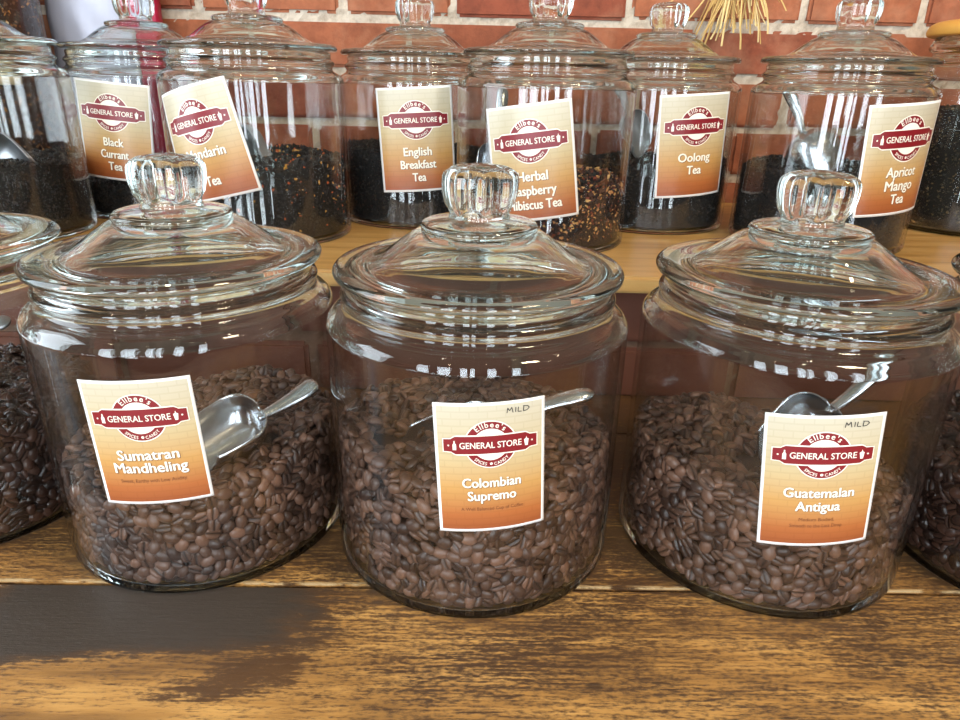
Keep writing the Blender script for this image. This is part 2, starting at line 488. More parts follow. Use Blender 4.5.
# ------------------------------------------------------------------ jars
def jar_meshes():
    R = 0.093
    outer = [(0.0, 0.0008), (0.060, 0.0008), (0.086, 0.0004), (0.0890, 0.0), (0.0905, 0.0001)]
    body = spline([(0.0905, 0.0001), (0.0919, 0.0010), (0.0927, 0.0030), (0.0930, 0.0065), (0.093, 0.03)], 4)
    wall = [(0.093, 0.03), (0.093, 0.06), (0.093, 0.09), (0.093, 0.12), (0.093, 0.155)]
    sh = spline([(0.093, 0.155), (0.0928, 0.1582), (0.0917, 0.1615), (0.0893, 0.1642), (0.0858, 0.1663), (0.0828, 0.1680), (0.0815, 0.1702), (0.0820, 0.1722),
                 (0.0835, 0.1738), (0.0840, 0.1755), (0.0830, 0.1772), (0.0810, 0.1788), (0.0803, 0.1808), (0.0806, 0.1838), (0.0800, 0.1856), (0.0785, 0.1862), (0.0772, 0.1853)], 4)
    inn = spline([(0.0772, 0.1853), (0.0768, 0.181), (0.0768, 0.175), (0.0772, 0.1695), (0.0800, 0.1655), (0.0848, 0.1632), (0.0880, 0.1606), (0.0896, 0.1575), (0.0900, 0.155)], 4)
    inw = [(0.0900, 0.155), (0.0900, 0.12), (0.0900, 0.09), (0.0900, 0.06), (0.0900, 0.03)]
    inb = spline([(0.0900, 0.03), (0.0900, 0.0085), (0.0894, 0.0052), (0.0880, 0.0036), (0.084, 0.0030), (0.05, 0.0028), (0.0, 0.0028)], 4)
    prof = outer[:-1] + body[:-1] + wall[:-1] + sh[:-1] + inn[:-1] + inw[:-1] + inb
    v, f = lathe(prof, 160)
    # refractive everywhere except the straight wall, whose glass is thin and clear
    mi = []
    for face in f:
        z = sum(v[i][2] for i in face) / len(face); r = math.hypot(v[face[0]][0], v[face[0]][1])
        mi.append(1 if (0.0030 < z < 0.157 and r > 0.0892) else 0)
    body_o = link_mesh('jar_body', v, f, [G_JAR, G_WALL], mat_idx=mi); recalc(body_o)
    # lid
    top = spline([(0.0340, 0.2128), (0.0385, 0.2112), (0.0455, 0.2068), (0.0530, 0.2012), (0.0600, 0.1966), (0.0660, 0.1942), (0.0720, 0.1934), (0.0800, 0.1934), (0.0850, 0.1928), (0.0870, 0.1912), (0.0875, 0.1895), (0.0866, 0.1876), (0.0845, 0.1868)], 4)
    under = [(0.0845, 0.1868), (0.0800, 0.1868), (0.0768, 0.1866), (0.0760, 0.1845), (0.0755, 0.1795), (0.0742, 0.1780), (0.0718, 0.1782), (0.0708, 0.1800), (0.0700, 0.1855)]
    dome = spline([(0.0700, 0.1855), (0.0660, 0.1890), (0.0600, 0.1915), (0.0520, 0.1965), (0.0440, 0.2020), (0.0370, 0.2062), (0.0300, 0.2082), (0.0150, 0.2090), (0.0, 0.2092)], 4)
    collar = spline([(0.0, 0.2198), (0.0130, 0.2197), (0.0175, 0.2195), (0.0230, 0.2190), (0.0300, 0.2182), (0.0338, 0.2170), (0.0350, 0.2150), (0.0340, 0.2128)], 4)
    prof = collar[:-1] + top[:-1] + under[:-1] + dome
    v, f = lathe(prof, 160)
    lid_o = link_mesh('lid', v, f, [G_LID]); recalc(lid_o)
    # faceted knob
    def rm(a, z):
        t = max(0.0, min(1.0, (z - 0.2225) / 0.005)) * max(0.0, min(1.0, (0.2490 - z) / 0.003))
        s = PI / 4; k = ((a + s / 2) % s) - s / 2
        poly = math.cos(s / 2) / math.cos(k)
        return 1.0 + t * (poly ** 1.5 * 1.07 - 1.0)
    kn = spline([(0.0, 0.2201), (0.0165, 0.2201), (0.0182, 0.2208), (0.0176, 0.2224), (0.0180, 0.2245), (0.0194, 0.2280), (0.0206, 0.2330), (0.0212, 0.2390), (0.0208, 0.2440), (0.0188, 0.2472), (0.0158, 0.2490), (0.0132, 0.2484), (0.0115, 0.2487), (0.0070, 0.2504), (0.0, 0.2510)], 4)
    v, f = lathe(kn, 96, rm)
    knob_o = link_mesh('knob', v, f, [G_LID]); recalc(knob_o)
    return body_o, lid_o, knob_o

J_BODY, J_LID, J_KNOB = jar_meshes()
_first = [True]
def make_jar(name, loc, label, cat, group, knob_rot=0.0, lid_tilt=0.0):
    t = empty(name, loc); tag(t, label, cat, group)
    if _first[0]:
        b, li, k = J_BODY, J_LID, J_KNOB; _first[0] = False
    else:
        b, li, k = J_BODY.copy(), J_LID.copy(), J_KNOB.copy()
        for q in (b, li, k): COL.objects.link(q)
    b.parent = t; li.parent = t; k.parent = li
    li.rotation_euler = (0, 0, knob_rot)
    return t

# ------------------------------------------------------------------ labels (cards stuck on the glass)
_text_cache = {}
def text_geo(body, bold=0.0):
    key = (body, bold)
    if key in _text_cache: return _text_cache[key]
    cu = bpy.data.curves.new('lettering_source', 'FONT')
    cu.body = body; cu.size = 1.0; cu.offset = bold; cu.resolution_u = 3; cu.align_x = 'LEFT'
    ob = bpy.data.objects.new('lettering_source', cu); COL.objects.link(ob)
    dg = bpy.context.evaluated_depsgraph_get()
    me = bpy.data.meshes.new_from_object(ob.evaluated_get(dg))
    v = np.array([(p.co.x, p.co.y) for p in me.vertices]) if len(me.vertices) else np.zeros((0, 2))
    f = [tuple(p.vertices) for p in me.polygons]
    bpy.data.objects.remove(ob); bpy.data.meshes.remove(me); bpy.data.curves.remove(cu)
    _text_cache[key] = (v, f)
    return v, f

class Sheet:
    """2-D drawing in metres on a card, wrapped onto a jar of radius R"""
    def __init__(s, R, a0, z0, rot):
        s.R, s.a0, s.z0, s.rot = R, a0, z0, rot
        s.v, s.f, s.m = [], [], []
    def pt(s, u, v, off):
        c, d = math.cos(s.rot), math.sin(s.rot)
        U, V = u * c - v * d, u * d + v * c
        th = -PI / 2 + s.a0 + U / s.R
        return ((s.R + off) * math.cos(th), (s.R + off) * math.sin(th), s.z0 + V)
    def add(s, pts, faces, off, mi):
        n = len(s.v)
        s.v += [s.pt(u, v, off) for u, v in pts]
        s.f += [tuple(n + i for i in f) for f in faces]; s.m += [mi] * len(faces)
    def strip(s, us, top, bot, off, mi):
        pts = []
        for u in us: pts += [(u, top(u)), (u, bot(u))]
        s.add(pts, [(2 * i, 2 * i + 1, 2 * i + 3, 2 * i + 2) for i in range(len(us) - 1)], off, mi)
    def ring(s, cx, cy, r0, r1, off, mi, a=(0, 2 * PI), n=48, sub=1):
        pts, faces = [], []
        rad = [r0 + (r1 - r0) * k / sub for k in range(sub + 1)]
        for i in range(n + 1):
            t = a[0] + (a[1] - a[0]) * i / n
            for rr in rad: pts.append((cx + rr * math.cos(t), cy + rr * math.sin(t)))
        w = sub + 1
        for i in range(n):
            for k in range(sub): faces.append((i * w + k, i * w + k + 1, (i + 1) * w + k + 1, (i + 1) * w + k))
        s.add(pts, faces, off, mi)
    def text(s, body, cx, cy, height, width, off, mi, bold=0.0):
        if bold > 0:
            for i, (dx, dy) in enumerate(((-1, 0), (1, 0), (0, 0.6), (0, -0.6), (-0.5, 0), (0.5, 0))):
                s.text(body, cx + dx * bold * height, cy + dy * bold * height, height, width - 2 * bold * height if width else None, off + i * 0.00001, mi, 0.0)
            return
        v, f = text_geo(body, bold)
        if len(v) == 0: return
        lo, hi = v.min(0), v.max(0)
        k = height                                   # size = em height
        kx = (width / (hi[0] - lo[0])) if width else k
        pts = [(cx + (x - (lo[0] + hi[0]) / 2) * kx, cy + y * k) for x, y in v]
        s.add(pts, f, off, mi)
    def arc_text(s, body, cx, cy, rad, a_mid, step, size, off, mi, top=True, bold=0.0):
        n = len(body)
        widths = []
        for ch in body:
            v, f = text_geo(ch, bold); widths.append((v[:, 0].max() - v[:, 0].min()) if len(v) else 0.3)
        gap = 0.16; tot = sum(widths) + gap * (n - 1)
        pos = -tot / 2
        for ch, w in zip(body, widths):
            mid = (pos + w / 2) * size * step; pos += w + gap
            v, f = text_geo(ch, bold)
            if len(v) == 0: continue
            x0 = (v[:, 0].max() + v[:, 0].min()) / 2
            th = a_mid - mid / rad if top else a_mid + mid / rad
            rx = th - PI / 2 if top else th + PI / 2
            c, d = math.cos(rx), math.sin(rx)
            pts = []
            for x, y in v:
                X, Y = (x - x0) * size * step, y * size
                pts.append((cx + rad * math.cos(th) + X * c - Y * d, cy + rad * math.sin(th) + X * d + Y * c))
            s.add(pts, f, off, mi)
    def build(s, name, mats, parent):
        return link_mesh(name, s.v, s.f, mats, parent, smooth=False, mat_idx=s.m)

def jar_label(jar, a0, z0, rot, w, h, lines, sub=(), mild=False, name_y=None, pitch=0.105, size=0.13, widths=None, bold=0.026, R=0.0934):
    sh = Sheet(R, a0, z0, rot)
    nu, nv = 20, 24
    bd = 0.028
    us = [-0.5, -0.5 + bd] + [-0.5 + bd + (1 - 2 * bd) * i / nu for i in range(1, nu)] + [0.5 - bd, 0.5]
    bv = bd * w / h
    vs = [-0.5, -0.5 + bv] + [-0.5 + bv + (1 - 2 * bv) * i / nv for i in range(1, nv)] + [0.5 - bv, 0.5]
    pts, faces, mi, uvs = [], [], [], []
    for v in vs:
        for u in us:
            pts.append(sh.pt(u * w, v * h, 0.0004)); uvs.append(((u + 0.5), (v + 0.5)))
    n = len(us)
    for k in range(len(vs) - 1):
        for i in range(n - 1):
            faces.append((k * n + i, k * n + i + 1, (k + 1) * n + i + 1, (k + 1) * n + i))
            mi.append(0 if (k in (0, len(vs) - 2) or i in (0, n - 2)) else 1)
    o = link_mesh('label', pts, faces, [WHITE, CARD], jar, smooth=True, mat_idx=mi)
    uvl = o.data.uv_layers.new(name='UVMap')
    idx = np.zeros(len(o.data.loops), dtype=int); o.data.loops.foreach_get('vertex_index', idx)
    uvl.data.foreach_set('uv', np.array(uvs)[idx].ravel())
    md = o.modifiers.new('thickness', 'SOLIDIFY'); md.thickness = 0.0003; md.offset = -1.0
    # emblem
    e = Sheet(R + 0.0004, a0, z0, rot)
    cy = (0.192 if (w > 0.07 or w < 0.0595) else 0.212) * h
    ro = 0.228 * w
    A, B_, C_, D_ = 0.0002, 0.0003, 0.0004, 0.00052
    e.ring(0, cy, 0.0005, ro * 1.05, A, 1, n=56, sub=4)
    e.ring(0, cy, ro * 0.70, ro, B_, 0, n=72, sub=2)
    bh = 0.088 * w
    def prof(k):
        def g(u):
            x = abs(u) / w
            if x < 0.315: t = 1.0
            elif x < 0.345: t = 1.0 - (x - 0.315) / 0.03 * 0.20
            elif x < 0.352: t = 0.80 - (x - 0.345) / 0.007 * 0.08
            else: t = 0.72 - max(0, (x - 0.352)) * 0.6
            return t * k
        return g
    ub = sorted(set([i / 40 * 0.84 * w - 0.42 * w for i in range(41)] + [s_ * q * w for s_ in (-1, 1) for q in (0.315, 0.345, 0.352)]))
    g1, g2 = prof(bh * 1.15), prof(bh)
    ub2 = [u * 1.022 for u in ub]
    e.strip(ub2, lambda u: cy + g1(u), lambda u: cy - g1(u), C_, 1)
    e.strip(ub, lambda u: cy + g2(u), lambda u: cy - g2(u), D_, 0)
    e.build('emblem', [RED, CREAM], o)
    t = Sheet(R + 0.0004, a0, z0, rot)
    T = 0.00065
    t.text('GENERAL STORE', 0, cy - 0.031 * w, 0.088 * w, 0.555 * w, T, 0, 0.012)
    t.arc_text("Ellbee's", 0, cy, ro * 0.765, PI / 2, 1.0, 0.074 * w, B_ + 0.00012, 0, True, 0.012)
    t.arc_text('SPICES', 0, cy, ro * 0.935, 3 * PI / 2 - 0.50, 0.9, 0.044 * w, B_ + 0.00012, 0, False, 0.01)
    t.arc_text('CANDY', 0, cy, ro * 0.935, 3 * PI / 2 + 0.50, 0.9, 0.044 * w, B_ + 0.00012, 0, False, 0.01)
    t.ring(0, cy - ro * 0.85, 0.0002, 0.014 * w, B_ + 0.00012, 0, n=8)
    for sx in (-1, 1):
        t.ring(sx * 0.375 * w, cy, 0.0001, 0.009 * w, T, 0, n=8)
    # bottle and cup
    bx = -0.322 * w; q = w
    t.add([(bx - .016 * q, cy - .045 * q), (bx + .016 * q, cy - .045 * q), (bx + .016 * q, cy + .010 * q), (bx + .006 * q, cy + .026 * q), (bx + .006 * q, cy + .048 * q), (bx - .006 * q, cy + .048 * q), (bx - .006 * q, cy + .026 * q), (bx - .016 * q, cy + .010 * q)], [tuple(range(8))], T, 0)
    bx = 0.322 * w
    t.add([(bx - .012 * q, cy - .045 * q), (bx + .012 * q, cy - .045 * q), (bx + .022 * q, cy + .018 * q), (bx + .006 * q, cy + .026 * q), (bx, cy + .05 * q), (bx - .006 * q, cy + .026 * q), (bx - .022 * q, cy + .018 * q)], [tuple(range(7))], T, 0)
    ny = name_y if name_y is not None else -0.13
    for i, ln in enumerate(lines):
        wd = widths[i] * w if widths else None
        y = (ny - i * pitch) * h
        t.text(ln, 0.006 * w, y - 0.007 * w, size * w, wd, 0.00012, 1, bold * 1.3)
        t.text(ln, 0, y, size * w, wd, 0.00028, 0, bold)
    for i, (ln, wd) in enumerate(sub):
        t.text(ln, 0, (ny - len(lines) * pitch + 0.022 - i * 0.05) * h, 0.052 * w, wd * w, 0.0002, 2, 0.0)
    if mild:
        pen(t, 0.27 * w, 0.434 * h, 0.052 * w, 3)
    t.build('lettering', [CREAM, PLATE_SHADE, INK, PEN], o)
    return o

def pen(t, x, y, s, mi):
    """hand-written MILD drawn as pen strokes"""
    st = [[(-2.3, -.5), (-2.15, .45), (-1.85, -.1), (-1.45, .5), (-1.25, -.5)],
          [(-.75, .45), (-.8, -.45)], [(-.3, .45), (-.4, -.4), (.25, -.45)],
          [(.65, .45), (.55, -.45), (1.2, -.35), (1.6, .05), (1.35, .4), (.5, .5)]]
    for line in st:
        for (x0, y0), (x1, y1) in zip(line, line[1:]):
            dx, dy = x1 - x0, y1 - y0; L = math.hypot(dx, dy) or 1
            nx_, ny_ = -dy / L * 0.075, dx / L * 0.075
            t.add([(x + (x0 + nx_) * s, y + (y0 + ny_) * s), (x + (x0 - nx_) * s, y + (y0 - ny_) * s), (x + (x1 - nx_) * s, y + (y1 - ny_) * s), (x + (x1 + nx_) * s, y + (y1 + ny_) * s)], [(0, 1, 2, 3)], 0.0002, mi)

# ------------------------------------------------------------------ coffee beans
def bean_geo():
    na, nl = 16, 10
    ang = np.linspace(0, 2 * PI, na, endpoint=False)
    # more vertices near the flat underside (angle = -90 deg)
    ang = ang - 0.42 * np.sin(ang + PI / 2) * 0 + 0.0
    V, G = [], []
    V.append((-1, 0, 0)); G.append(0.3)
    offs = np.array([-0.16, 0.0, 0.16])
    angs = sorted(list(np.concatenate([np.radians([-90, -78, -102, -64, -116, -45, -135]), np.radians([-15, 15, 45, 75, 105, 135, 165, 195])])))
    na = len(angs)
    for i in range(1, nl):
        t = PI * i / nl; x = -math.cos(t); r = math.sin(t) ** 0.8
        for a in angs:
            y = r * math.cos(a); z = r * math.sin(a)
            g = 0.0
            if z < 0:
                z *= 0.5
                gg = math.exp(-(y / 0.16) ** 2)
                z += 0.42 * gg * r; g = gg if math.sin(a) < -0.5 else 0
            V.append((x, y, z)); G.append(g)
    V.append((1, 0, 0)); G.append(0.3)
    F = []
    for k in range(na): F.append((0, 1 + (k + 1) % na, 1 + k))
    for i in range(nl - 2):
        for k in range(na):
            a = 1 + i * na + k; b = 1 + i * na + (k + 1) % na
            F.append((a, b, b + na, a + na))
    last = len(V) - 1; s0 = 1 + (nl - 2) * na
    for k in range(na): F.append((last, s0 + k, s0 + (k + 1) % na))
    V = np.array(V) * np.array([0.0052, 0.0041, 0.0031])
    return V, F, np.array(G)
BV, BF, BG = bean_geo()

def relax(P, d, it, wrapx=None, lo=None, hi=None, disc=None):
    P = P.astype(np.float32)
    for _ in range(it):
        D = P[:, None, :] - P[None, :, :]
        if wrapx: D[..., 0] -= wrapx * np.round(D[..., 0] / wrapx)
        L = np.sqrt((D ** 2).sum(-1)) + 1e-9
        wgt = np.clip(d - L, 0, None); np.fill_diagonal(wgt, 0)
        P += 0.35 * (D / L[..., None] * wgt[..., None]).sum(1)
        if wrapx: P[:, 0] %= wrapx
        if lo is not None: P[:, 1] = np.clip(P[:, 1], lo, hi(P[:, 0]))
        if disc:
            r = np.sqrt((P ** 2).sum(1)); k = np.minimum(1, disc / np.maximum(r, 1e-9)); P *= k[:, None]
    return P

def bean_fill(seed, hfun, spacing=0.0078):
    """returns (N,4,4) matrices of packed beans in jar-local space; hfun(x,y)->surface height"""
    rng = np.random.default_rng(seed)
    RI = 0.0893; ZB = 0.0034
    out = []; kindl = []
    def orient(n, tiltmax):
        """random rotation whose short axis leans around n"""
        m = len(n)
        v = n + rng.normal(0, tiltmax, (m, 3)); v /= np.linalg.norm(v, axis=1)[:, None]
        flip = np.where(rng.random(m) < 0.5, -1, 1)[:, None]; v = v * flip
        r = rng.normal(size=(m, 3)); x = np.cross(v, r); x /= np.linalg.norm(x, axis=1)[:, None]
        y = np.cross(v, x)
        return np.stack([x, y, v], -1)
    ext = np.array([0.0052, 0.0041, 0.0028])
    def emit(P, Rm, s, k):
        M = np.zeros((len(P), 4, 4)); M[:, :3, :3] = Rm * s[:, None, None]; M[:, :3, 3] = P; M[:, 3, 3] = 1
        out.append(M); kindl.append(np.full(len(P), k))
    C = 2 * PI * RI
    for layer, (inset, tilt) in enumerate(((0.0, 0.24), (0.0050, 0.8))):
        top = lambda u: np.array(hfun(RI * np.cos(u / RI), RI * np.sin(u / RI))) - 0.002
        hm = float(np.mean(top(np.linspace(0, C, 200))))
        n = int(C * (hm - ZB) / (spacing ** 2 * 0.80))
        P = np.stack([rng.random(n) * C, rng.random(n)], -1)
        P[:, 1] = ZB + 0.003 + P[:, 1] * (top(P[:, 0]) - ZB - 0.003)
        P = relax(P, spacing * 1.02, 30, C, ZB + 0.003, top)
        th = P[:, 0] / RI
        nrm = np.stack([np.cos(th), np.sin(th), np.zeros(n)], -1)
        Rm = orient(nrm, tilt); s = rng.uniform(0.86, 1.08, n)
        e = np.sqrt(((np.einsum('nij,ni->nj', Rm, nrm) * ext) ** 2).sum(-1)) * s
        # keep beans clear of the rounded bottom corner
        ez = np.sqrt(((Rm[:, 2, :] * ext) ** 2).sum(-1)) * s
        z = np.maximum(P[:, 1], ZB + ez)
        corner = np.clip((0.007 - (z - ez)) / 0.004, 0, 1) ** 2 * 0.0012
        rr = RI - inset - e - corner
        emit(np.stack([rr * np.cos(th), rr * np.sin(th), z], -1), Rm, s, layer)
    for layer, (dz, tilt) in enumerate(((0.0, 0.5), (0.0042, 0.9))):
        rad = RI - 0.006
        n = int(PI * rad ** 2 / (spacing ** 2 * 0.82))
        a = rng.random(n) * 2 * PI; r = rad * np.sqrt(rng.random(n))
        P = relax(np.stack([r * np.cos(a), r * np.sin(a)], -1), spacing * 1.02, 30, disc=rad)
        z = np.array(hfun(P[:, 0], P[:, 1])) - dz + rng.uniform(-0.0012, 0.0012, n)
        Rm = orient(np.tile(np.array([0, 0, 1.0]), (n, 1)), tilt); s = rng.uniform(0.86, 1.08, n)
        emit(np.stack([P[:, 0], P[:, 1], z], -1), Rm, s, 2 + layer)
    return np.concatenate(out), np.concatenate(kindl)

def core_geo(hfun, r=0.0815, drop=0.007, z0=0.006):
    v, f = [], []
    seg, rings = 48, 8
    for k in range(seg):
        a = 2 * PI * k / seg; v.append((r * math.cos(a), r * math.sin(a), z0))
    for i in range(rings, 0, -1):
        for k in range(seg):
            a = 2 * PI * k / seg; x, y = r * i / rings * math.cos(a), r * i / rings * math.sin(a)
            v.append((x, y, float(hfun(np.array([x]), np.array([y]))[0]) - drop))
    v.append((0, 0, float(hfun(np.array([0.0]), np.array([0.0]))[0]) - drop)); v.append((0, 0, z0))
    for i in range(rings):
        for k in range(seg):
            f.append((i * seg + k, i * seg + (k + 1) % seg, (i + 1) * seg + (k + 1) % seg, (i + 1) * seg + k))
    t = len(v) - 2
    for k in range(seg):
        f.append((rings * seg + k, rings * seg + (k + 1) % seg, t)); f.append(((k + 1) % seg, k, t + 1))
    return v, f

CAMV = np.array([0, 0, CAM_Z])
bean_protos = {}
def coffee(jar_loc, seed, hfun, mat, label, n_single=0, single_label=None, single_group=None, cuts=()):
    M, kind = bean_fill(seed, hfun)
    pos = M[:, :3, 3] + np.array(jar_loc)
    keep = np.ones(len(M), bool)
    for p0, p1, rad in cuts:                 # no beans where the scoop's bowl lies
        p0, p1 = np.array(p0), np.array(p1); ax = p1 - p0
        t = np.clip(((pos - p0) @ ax) / (ax @ ax), 0, 1)
        keep &= np.linalg.norm(pos - p0 - t[:, None] * ax, axis=1) > rad
    M, kind, pos = M[keep], kind[keep], pos[keep]
    single = np.zeros(len(M), bool)
    if n_single:
        d = np.linalg.norm(pos - CAMV, axis=1)
        vis = (kind == 0) & (M[:, 1, 3] < -0.045) & (np.abs(M[:, 0, 3]) < 0.07) & (M[:, 2, 3] < 0.062)
        order = np.argsort(np.where(vis, d, 9)); single[order[:n_single]] = True
    Ms = M[~single]
    nv = len(BV)
    V = np.einsum('nij,kj->nki', Ms[:, :3, :3], BV) + Ms[:, None, :3, 3]
    V = V.reshape(-1, 3)
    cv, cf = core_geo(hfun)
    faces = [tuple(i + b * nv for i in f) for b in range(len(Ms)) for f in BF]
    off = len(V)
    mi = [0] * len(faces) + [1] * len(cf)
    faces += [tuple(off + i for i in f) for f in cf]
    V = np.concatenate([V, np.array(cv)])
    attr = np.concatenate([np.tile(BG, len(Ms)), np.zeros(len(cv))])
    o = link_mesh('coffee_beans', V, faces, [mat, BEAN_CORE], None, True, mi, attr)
    o.location = jar_loc
    tag(o, label, 'coffee beans', kind='stuff')
    if n_single:
        proto = bpy.data.meshes.new('coffee_bean')
        proto.from_pydata([tuple(v) for v in BV], [], BF); proto.materials.append(mat)
        proto.polygons.foreach_set('use_smooth', [True] * len(proto.polygons))
        a = proto.attributes.new('groove', 'FLOAT', 'POINT'); a.data.foreach_set('value', BG)
        first = bpy.data.objects.new('coffee_bean', proto)
        for i, k in enumerate(np.where(single)[0]):
            b = first if i == 0 else first.copy()
            COL.objects.link(b)
            tag(b, single_label, 'coffee bean', single_group)
            b.matrix_world = Matrix.Translation(Vector(jar_loc)) @ Matrix([list(r) for r in M[k]])
    return o

# ------------------------------------------------------------------ loose tea
def tea(jar_loc, seed, hfun, mat, core_rgb, label, r=0.0892, z0=0.0068, n=5200, size=(0.0016, 0.0034), fine=1.0):
    rng = np.random.default_rng(seed)
    nw = int(n * 0.68); nt = n - nw
    th = rng.random(nw) * 2 * PI
    top = hfun(r * np.cos(th), r * np.sin(th))
    z = z0 + 0.001 + rng.random(nw) * (top - z0 - 0.001)
    L = rng.uniform(size[0], size[1], n) * np.where(rng.random(n) < 0.07, 1.8, 1.0)
    rr = r - L[:nw] * 0.55 - rng.random(nw) * 0.001 - np.clip((0.016 - z) / 0.01, 0, 1) ** 2 * 0.004
    P1 = np.stack([rr * np.cos(th), rr * np.sin(th), z + L[:nw] * 0.3], -1)
    a = rng.random(nt) * 2 * PI; q = (r - 0.003) * np.sqrt(rng.random(nt))
    x, y = q * np.cos(a), q * np.sin(a)
    P2 = np.stack([x, y, hfun(x, y) + rng.uniform(-0.0005, 0.0012, nt)], -1)
    P = np.concatenate([P1, P2])
    cube = np.array([(sx, sy, sz) for sx in (-.5, .5) for sy in (-.5, .5) for sz in (-.5, .5)])
    dims = np.stack([L, L * rng.uniform(0.35, 0.9, n), L * rng.uniform(0.2, 0.6, n)], -1)
    A = rng.normal(size=(n, 3)); A /= np.linalg.norm(A, axis=1)[:, None]
    B = np.cross(A, rng.normal(size=(n, 3))); B /= np.linalg.norm(B, axis=1)[:, None]
    Cc = np.cross(A, B); Rm = np.stack([A, B, Cc], -1)
    loc = cube[None] * dims[:, None, :] * rng.uniform(0.75, 1.25, (n, 8, 3))
    V = (np.einsum('nij,nkj->nki', Rm, loc) + P[:, None, :]).reshape(-1, 3)
    q6 = [(0, 1, 3, 2), (4, 6, 7, 5), (0, 4, 5, 1), (2, 3, 7, 6), (0, 2, 6, 4), (1, 5, 7, 3)]
    faces = [tuple(i + b * 8 for i in f) for b in range(n) for f in q6]
    cv, cf = core_geo(hfun, r - 0.0016, 0.0008, z0 + 0.0005)
    off = len(V); mi = [0] * len(faces) + [1] * len(cf)
    faces += [tuple(off + i for i in f) for f in cf]
    core = simple('packed_tea', core_rgb, 0.9)
    o = link_mesh('loose_tea', np.concatenate([V, np.array(cv)]), faces, [mat, core], None, False, mi)
    o.location = jar_loc
    tag(o, label, 'loose tea', kind='stuff')
    return o

# ------------------------------------------------------------------ scoops
def scoop(back, handle_end, up, label, mat=STEEL, r=0.022, L=0.062, hw=0.0065, bend=0.006, group=None):
    """back: where the bowl's closed end meets the handle; handle_end: end of the handle; up: open side"""
    back = Vector(back); he = Vector(handle_end); X = (back - he); hl = X.length; X.normalize()
    Y = Vector(up).cross(X); Y.normalize(); Z = X.cross(Y)
    Mx = Matrix((( X.x, Y.x, Z.x, back.x), (X.y, Y.y, Z.y, back.y), (X.z, Y.z, Z.z, back.z), (0, 0, 0, 1)))
    root = empty('scoop', (0, 0, 0)); root.matrix_world = Mx
    tag(root, label, 'scoop', group)
    v, f = [], []
    na, nl, nb = 20, 14, 7
    rows = []
    for j in range(nb + nl):
        row = []
        for i in range(na + 1):
            ph = -PI / 2 * 1.08 + PI * 1.08 * i / na
            if j < nb:
                t = PI / 2 * (j + 0.35) / (nb + 0.35); k = math.sin(t) ** 0.75; x = r * 0.75 * (1 - math.cos(t))
            else:
                k = 1.0; s = (j - nb + 1) / nl; x = r * 0.75 + s * (L - r * 0.75) * (0.60 + 0.40 * math.cos(ph * 0.95) ** 1.2 if abs(ph) < PI / 2 else 0.60)
                k = 1.0 - 0.12 * s * s
            row.append(len(v)); v.append((x, r * k * math.sin(ph), -r * k * math.cos(ph) + r * 0.35))
        rows.append(row)
    for a, b in zip(rows, rows[1:]):
        for i in range(na): f.append((a[i], a[i + 1], b[i + 1], b[i]))
    # close the tiny hole at the back
    c = len(v); v.append((0, 0, -r * 0.25 + r * 0.35 - r * 0.15))
    for i in range(na): f.append((rows[0][i + 1], rows[0][i], c))
    o = link_mesh('bowl', v, f, [mat], root)
    md = o.modifiers.new('thickness', 'SOLIDIFY'); md.thickness = 0.001; md.offset = 0
    # handle: flattened tube that widens and ends in a rounded tip
    v, f = [], []
    ns, nr = 22, 14
    for s in range(ns + 1):
        t = s / ns
        x = 0.004 - t * (hl + 0.004); z = -r * 0.05 + bend * math.sin(PI * t) * (1 if t < 1 else 1)
        w = (0.0034 + (hw - 0.0034) * min(1, t * 1.35) ** 1.2); h = 0.0026 + 0.0008 * t
        if t > 0.86:
            q = (t - 0.86) / 0.14; k = math.sqrt(max(0.0, 1 - q * q)); w *= max(k, 0.02); h *= max(k, 0.02)
        for q in range(nr):
            a = 2 * PI * q / nr; v.append((x, w * math.cos(a), z + h * math.sin(a)))
    for s in range(ns):
        for q in range(nr):
            f.append((s * nr + q, s * nr + (q + 1) % nr, (s + 1) * nr + (q + 1) % nr, (s + 1) * nr + q))
    f.append(tuple(range(nr - 1, -1, -1))); f.append(tuple(ns * nr + q for q in range(nr)))
    h_ = link_mesh('handle', v, f, [mat], root)
    return root

#@@OBJECTS
# ------------------------------------------------------------------ front row: coffee jars
GF = 'glass coffee jars along the front of the table'
GB = 'glass tea jars along the shelf'
P_SUM, P_COL, P_GUA = (-0.191, 0.4190, 0.0), (-0.0022, 0.4040, 0.0), (0.1970, 0.4095, 0.0)
P_LF, P_RF = (-0.3785, 0.439, 0.0), (0.3862, 0.3985, 0.0)

j = make_jar('coffee_jar', P_SUM, 'large lidded glass jar with Sumatran Mandheling card, left of three whole front jars', 'jar', GF, 0.2)
jar_label(j, 0.0825, 0.1057, 0.0397, 0.0601, 0.0770, ['Sumatran', 'Mandheling'], [('Sweet, Earthy with Low Acidity', 0.60)], name_y=-0.125, size=0.15, widths=[0.56, 0.67])
j = make_jar('coffee_jar', P_COL, 'large lidded glass jar with Colombian Supremo card, middle of the front row', 'jar', GF, 0.5)
jar_label(j, 0.1027, 0.1043, 0.0547, 0.0590, 0.0786, ['Colombian', 'Supremo'], [('A Well Balanced Cup of Coffee', 0.58)], mild=True, name_y=-0.138, size=0.14, widths=[0.54, 0.45])
j = make_jar('coffee_jar', P_GUA, 'large lidded glass jar with Guatemalan Antigua card, right of three whole front jars', 'jar', GF, 0.05)
jar_label(j, -0.1139, 0.0965, 0.112, 0.0605, 0.0820, ['Guatemalan', 'Antigua'], [('Medium Bodied,', 0.31), ('Smooth to the Last Drop', 0.46)], mild=True, name_y=-0.108, size=0.14, widths=[0.61, 0.39])
make_jar('coffee_jar', P_LF, 'large lidded glass coffee jar without card, cut off by the left edge', 'jar', GF, 0.3)
